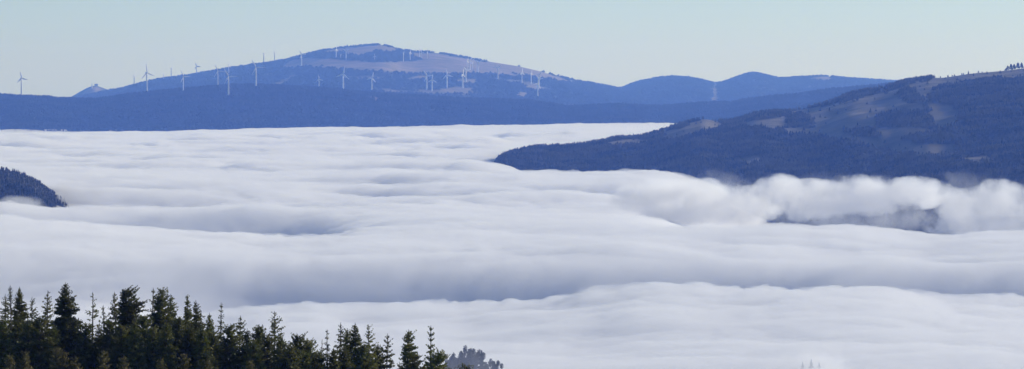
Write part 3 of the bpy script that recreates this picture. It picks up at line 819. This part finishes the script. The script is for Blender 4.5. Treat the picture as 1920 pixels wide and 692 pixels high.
    rb = 0.022
    ring = [a_ + u_ * rb, a_ - u_ * rb * 0.5 + w_ * rb * 0.87, a_ - u_ * rb * 0.5 - w_ * rb * 0.87, b_]
    VV = np.stack(ring, 1)
    base = (np.arange(len(a_)) * 4)[:, None, None] + len(tV)
    FF = np.array([[0, 1, 3], [1, 2, 3], [2, 0, 3]])[None] + base
    add_obj("trunk", pymesh("trunk", tV + VV.reshape(-1, 3).tolist(), tF + FF.reshape(-1, 3).tolist()), M_bark, parent=root)
    return root

G1 = "tall conifers of the foreground wood"
FG = [ # px, py, Y, wide, dens, style, side, bare, label
 (8, 557, 452, 1.0, 1.0, 'sparse', 0, 0.15, "thin-topped conifer at the very left edge of the picture"),
 (19, 540, 446, 0.8, 1.0, 'sparse', 0, 0.25, "wispy forked-looking conifer second from the left edge"),
 (38, 543, 450, 1.2, 1.6, 'dense', 0, 0.0, "dense dark conifer just right of the wispy one near the left edge"),
 (62, 562, 456, 1.1, 1.0, 'sparse', 0.1, 0.25, "light airy conifer between two dense dark ones at the left"),
 (90, 550, 449, 1.1, 1.3, 'sparse', 0.1, 0.1, "slim dark conifer with clumped top left of the tallest tree"),
 (121, 535, 445, 1.75, 1.8, 'dense', 0.15, 0.0, "tallest and broadest dense dark conifer in the left part of the wood"),
 (172, 553, 455, 1.2, 0.7, 'sparse', 0, 0.35, "see-through conifer with bare upturned branches right of the tallest tree"),
 (193, 578, 452, 1.1, 0.7, 'sparse', 0.2, 0.4, "short half-bare conifer right of the see-through one"),
 (216, 553, 449, 1.05, 1.4, 'sparse', 0.1, 0.1, "slender conifer with a small separate tuft for a top"),
 (237, 546, 447, 1.55, 1.7, 'bushy', 0.45, 0.05, "thick conifer with a flat-sided left edge and long branches to the right"),
 (288, 545, 450, 0.75, 1.0, 'sparse', -0.2, 0.2, "thin conifer standing close against a bushy one, its left side airy"),
 (299, 548, 446, 1.25, 1.7, 'bushy', 0.3, 0.0, "bushy dark conifer touching the thin one on its left"),
 (318, 557, 451, 1.2, 1.3, 'dense', 0.3, 0.1, "right shoulder conifer of the bushy dark clump"),
 (350, 558, 448, 0.75, 1.5, 'dense', 0.2, 0.1, "narrow column-like dark conifer standing apart right of the bushy clump"),
 (368, 568, 452, 1.1, 1.3, 'dense', 0.2, 0.05, "pointed conifer with a bare leader beside the narrow column-like one"),
 (395, 592, 449, 1.2, 1.5, 'dense', 0, 0.0, "low dense conifer left of the tiered spire"),
 (416, 573, 447, 1.15, 1.2, 'spire', 0.1, 0.05, "tiered spire conifer with upswept branches over the middle of the wood"),
 (450, 597, 453, 1.2, 1.2, 'sparse', 0.1, 0.15, "loose conifer with clumpy top right of the tiered spire"),
 (484, 614, 450, 1.2, 1.7, 'bushy', 0, 0.0, "round-topped dense conifer between two loose tall ones"),
 (513, 589, 447, 1.3, 1.3, 'sparse', 0.15, 0.1, "tall ragged conifer rising above its neighbours right of the middle of the wood"),
 (557, 630, 450, 1.45, 1.6, 'bushy', 0.2, 0.0, "wide bushy conifer before the gap in the wood"),
 (578, 640, 453, 1.3, 1.4, 'bushy', 0.2, 0.05, "low ragged conifer at the left rim of the gap"),
 (615, 623, 447, 0.95, 1.0, 'spire', 0, 0.1, "thin spire conifer right of the gap in the wood"),
 (604, 642, 452, 0.7, 0.8, 'sparse', 0, 0.3, "faint small conifer leaning on the thin spire"),
 (637, 610, 449, 0.95, 1.2, 'sparse', 0.1, 0.1, "left one of the tall twin tops in the right-hand clump"),
 (664, 611, 446, 1.35, 1.5, 'dense', 0, 0.1, "right one of the tall twin tops, with bare spiky leader above a dense crown"),
 (651, 621, 452, 1.0, 1.2, 'bushy', 0, 0.1, "middle conifer squeezed between the tall twin tops"),
 (692, 614, 449, 1.15, 1.1, 'sparse', 0.2, 0.15, "airy conifer with a nodding tip right of the twin tops"),
 (710, 650, 452, 1.1, 1.4, 'bushy', 0, 0.0, "short dense conifer below the one with the nodding tip"),
 (727, 631, 447, 1.1, 1.3, 'sparse', 0.1, 0.05, "conifer with feathery green sides, third from the right end of the wood"),
 (765, 623, 449, 0.95, 1.6, 'bushy', 0.15, 0.0, "column-shaped conifer with its dark trunk showing, next to last on the right"),
 (806, 616, 446, 1.5, 1.7, 'spire', 0, 0.0, "rightmost conifer, a clean tiered spire over a dense dark skirt"),
 (748, 684, 452, 0.6, 1.2, 'bushy', 0, 0.0, "tiny treetop at the bottom edge between the two right-hand conifers"),
]
for i, (px, py, Y, wd, dn, st, sd, br, lb) in enumerate(FG):
    conifer(px, py, Y, wd, dn, st, "conifer", lb, G1, M_fol if (i % 3 or px < 300) else M_fol2, 100 + i, side=sd, bare=br)
G2 = "lower conifers filling the foreground wood"
FILL = [(2, 600), (30, 592), (52, 605), (75, 598), (104, 612), (140, 604), (160, 612), (183, 618), (204, 604), (228, 612), (255, 604), (272, 596), (286, 618),
        (310, 606), (334, 600), (356, 618), (382, 612), (402, 626), (432, 612), (462, 622), (474, 640), (500, 632), (528, 630), (543, 648), (600, 664), (624, 655), (680, 650), (645, 660), (698, 672), (780, 668), (822, 662), (590, 668), (568, 660), (870, 689)]
FILL_LABELS = [
 'lower conifer under the thin-topped one at the very left edge',
 'lower conifer left of the first dense dark conifer at the left',
 'lower conifer filling below the light airy conifer, on its left',
 'lower conifer filling below the light airy conifer, on its right',
 'lower conifer tucked against the left foot of the tallest dark conifer',
 'lower conifer against the right flank of the tallest dark conifer',
 'lower conifer left of the see-through bare-branched conifer',
 'lower conifer directly left of the short half-bare conifer',
 'lower conifer right of the short half-bare conifer, left of the separate-tufted one',
 'lower conifer at the left foot of the thick flat-sided conifer',
 'lower conifer under the long right branches of the thick flat-sided conifer',
 'lower conifer filling the dip between the two thick bushy dark conifers',
 'lower conifer at the foot of the thin one hugging the bushy clump',
 'lower conifer beneath the middle of the bushy dark clump',
 'lower conifer between the bushy clump and the narrow column-like conifer',
 'lower conifer at the right foot of the narrow column-like conifer',
 'lower conifer just left of the low dense one by the tiered spire',
 'lower conifer at the left foot of the tiered spire',
 'lower conifer between the tiered spire and the loose clumpy-topped conifer',
 'lower conifer right of the loose clumpy-topped conifer',
 'lower conifer at the left foot of the round-topped dense conifer',
 'lower conifer between the round-topped conifer and the tall ragged one',
 'lower conifer at the right foot of the tall ragged conifer',
 'lower conifer left of the wide bushy one before the gap',
 'lower conifer left of the thin spire, beyond the gap in the wood',
 'lower conifer between the thin spire and the twin tops',
 'lower conifer between the twin tops and the nodding-tip conifer',
 'lower conifer directly below the tall twin tops',
 'lower conifer at the right foot of the nodding-tip conifer',
 'lower conifer between the last two conifers on the right',
 'low conifer tip hugging the right skirt of the rightmost spire',
 'low conifer at the bottom of the gap in the wood',
 'low conifer below the wide bushy one before the gap',
 'tiny lone conifer tip at the bottom edge in front of the fogbound blue trees',
]
assert len(FILL_LABELS) == len(FILL)
for i, (px, py) in enumerate(FILL):
    lb = FILL_LABELS[i]
    conifer(px, py, 432 + (i * 7) % 10, 1.35 + 0.25 * ((i * 5) % 4) / 4, 1.5, ['bushy', 'dense', 'bushy'][i % 3], "conifer", lb, G2, M_fol if i % 2 else M_fol2, 300 + i, bare=0.03)
G3 = "young olive trees at the foot of the wood"
YG = [(18, 668, "small olive treetop in the bottom left corner"), (46, 662, "olive brown young tree left of two taller yellowish ones"), (103, 655, "tallest yellowish young tree in front of the tallest dark conifer"),
      (120, 662, "bushy yellowish young tree right of the tallest yellowish one"), (142, 672, "low olive shrub-like tree right of the yellowish pair"), (196, 660, "brownish young tree in front of the half-bare conifer"),
      (232, 672, "low olive tree beneath the flat-sided thick conifer"), (345, 668, "pale olive young tree beneath the narrow column-like conifer"), (386, 676, "low olive tree under the tiered spire conifer"),
      (300, 676, "low brownish young tree beneath the bushy dark clump"), (470, 678, "low olive tree beneath the round-topped conifer")]
for i, (px, py, lb) in enumerate(YG):
    conifer(px, py, 424, 0.85, 1.6, 'bushy', "young_tree", lb, G3, M_olive, 500 + i, bare=0.1)

# ------------------------------------------------------------------ trees standing in the fog
def broad_tree(px, py, Y, w, h, label, group, seed, name="fog_tree", cone=False):
    r = np.random.default_rng(seed)
    x, _, zt = at(px, py, Y)
    zg = zt - h
    root = add_obj(name, None, loc=(x, Y, zg), label=label, category="tree", group=group)
    V, F = tube(0, h * 0.85, 0.35, 0.08, 8); add_obj("trunk", pymesh("trunk", V, F), M_bark, parent=root)
    n_ = 7000
    cz = 0.62 * h
    cc = r.normal(0, 1, (34, 3)) * [w * 0.30, w * 0.30, h * 0.15] + [0, 0, cz]
    cc[0] = [0, 0, h * 0.86]
    k_ = r.integers(0, 34, n_)
    dd = r.normal(0, 1, (n_, 3)); dd /= np.linalg.norm(dd, axis=1, keepdims=True)
    pt = cc[k_] + dd * (r.random((n_, 1)) ** 0.5) * [w * 0.12, w * 0.12, w * 0.2]
    if cone:
        t = r.random(n_) ** 0.7; a = r.random(n_) * 6.28
        rad = (1 - t) * w * 0.5 * (0.65 + 0.35 * np.sin(t * 40)) * (0.3 + 0.7 * r.random(n_) ** 0.5)
        pt = np.stack([np.cos(a) * rad, np.sin(a) * rad, h * (0.15 + 0.85 * t)], -1)
    s1 = r.normal(0, 1, (n_, 3)); s1 /= np.linalg.norm(s1, axis=1, keepdims=True)
    s2 = np.cross(s1, r.normal(0, 1, (n_, 3))); s2 /= np.linalg.norm(s2, axis=1, keepdims=True)
    q = 0.30
    VV = np.stack([pt + s1 * q, pt + s2 * q * 0.7, pt - s1 * q, pt - s2 * q * 0.7], 1)
    add_obj("crown", mesh_from("crown", VV, np.arange(n_ * 4).reshape(-1, 4), 4, False), M_wood, parent=root)
    return root
G4 = "trees poking out of the fog behind the conifers"
for i, (px, py, w, lb) in enumerate([(848, 666, 11, "leftmost blue treetop rising from the fog right of the last conifer"),
        (864, 657, 11, "rounded blue treetop, second from the left in the fog"), (888, 652, 11, "tallest blue treetop poking out of the fog"),
        (903, 657, 9, "blue treetop sloping down right of the tallest in the fog"), (920, 670, 9, "lowest blue treetop at the right end of the clump in the fog"),
        (876, 668, 13, "front blue treetop low in the middle of the clump in the fog")]):
    broad_tree(px, py, 2700 + (i % 3) * 12, w, 17, lb, G4, 700 + i, cone=(i == 3))
G5 = "faint treetops at the bottom right"
for i, (px, py, lb) in enumerate([(1505, 679, "left one of the faint treetops in the fog at the bottom right"), (1521, 674, "tallest of the faint treetops in the fog at the bottom right"),
        (1536, 680, "right one of the faint treetops in the fog at the bottom right")]):
    broad_tree(px, py, 2700, 8, 15, lb, G5, 720 + i, cone=True)

# lone and crest trees on the right hill
def small_conifer(px, py_base, hpx, fld, label, seed, group=None):
    r = np.random.default_rng(seed)
    x, Y, z = fld.hit(px, py_base)
    h = hpx * K * Y
    root = add_obj("hill_tree", None, loc=(x, Y, z - 0.3), label=label, category="tree")
    if group: root["group"] = group
    V, F = tube(0, h * 0.6, 0.3, 0.15, 6); add_obj("trunk", pymesh("trunk", V, F), M_bark, parent=root)
    n_ = 260
    t = r.random(n_) ** 0.8
    rad = (1 - t) ** 0.6 * h * 0.42 * (0.4 + 0.6 * r.random(n_)); a = r.random(n_) * 6.28
    pt = np.stack([np.cos(a) * rad, np.sin(a) * rad, h * (0.12 + 0.88 * t)], -1)
    s1 = r.normal(0, 1, (n_, 3)); s1 /= np.linalg.norm(s1, axis=1, keepdims=True)
    s2 = np.cross(s1, r.normal(0, 1, (n_, 3))); s2 /= np.linalg.norm(s2, axis=1, keepdims=True)
    q = h * 0.09
    VV = np.stack([pt + s1 * q, pt + s2 * q * 0.7, pt - s1 * q, pt - s2 * q * 0.7], 1)
    add_obj("crown", mesh_from("crown", VV, np.arange(n_ * 4).reshape(-1, 4), 4, False), M_wood, parent=root)
small_conifer(1318, 223, 7, right, "lone tree on the small knoll of the wooded hill", 801)
for i, (px, h_) in enumerate([(1763, 3.5), (1777, 4.5), (1785, 3.5), (1803, 4), (1834, 4.5), (1841, 3)]):
    small_conifer(px, float(tr_right(px)) , h_, right, ["first", "second", "third", "fourth", "fifth", "sixth"][i] + " small tree from the left in the skyline row on the high meadow", 810 + i, "small trees along the high meadow skyline")
for i, (px, h_) in enumerate([(1889, 9), (1895, 11), (1901, 10), (1908, 12), (1915, 11)]):
    small_conifer(px, float(tr_right(px)) , h_, right, ["leftmost", "second", "middle", "fourth", "rightmost"][i] + " tree of the skyline clump at the right edge of the hill", 830 + i, "skyline tree clump at the right edge")

# ------------------------------------------------------------------ light
SUN_EL, SUN_AZ = 17.5, 58.0
sd_ = bpy.data.lights.new("sun", 'SUN'); sd_.energy = 4.4; sd_.angle = math.radians(0.6); sd_.color = (1.0, 0.96, 0.90)
so = bpy.data.objects.new("sun", sd_); COL.objects.link(so)
el, az = math.radians(SUN_EL), math.radians(SUN_AZ)
so.rotation_euler = (math.pi / 2 - el, 0, -az + math.pi)
so.location = (3000, 3000, 4000)
# direction towards the sun = (sin az, cos az)
from mathutils import Vector
dirv = Vector((math.sin(az) * math.cos(el), math.cos(az) * math.cos(el), math.sin(el)))
so.rotation_euler = dirv.to_track_quat('Z', 'Y').to_euler()

w = bpy.data.worlds.new("World"); scene.world = w; w.use_nodes = True
nt = w.node_tree
bg = nt.nodes["Background"]
sky = nt.nodes.new("ShaderNodeTexSky"); sky.sky_type = 'NISHITA'; sky.sun_disc = False
sky.sun_elevation = el; sky.sun_rotation = az
sky.altitude = 1200; sky.air_density = 0.66; sky.dust_density = 0.6; sky.ozone_density = 3.0
nt.links.new(sky.outputs[0], bg.inputs["Color"]); bg.inputs["Strength"].default_value = 0.106

# ------------------------------------------------------------------ render settings
scene.view_settings.view_transform = 'Standard'; scene.view_settings.look = 'None'
scene.view_settings.exposure = 0.0; scene.view_settings.gamma = 1.0
scene.render.engine = 'CYCLES'
cy = scene.cycles
cy.use_denoising = True
cy.max_bounces = 12; cy.diffuse_bounces = 3; cy.glossy_bounces = 2; cy.transmission_bounces = 2
cy.volume_bounces = 10; cy.transparent_max_bounces = 32
cy.use_adaptive_sampling = False
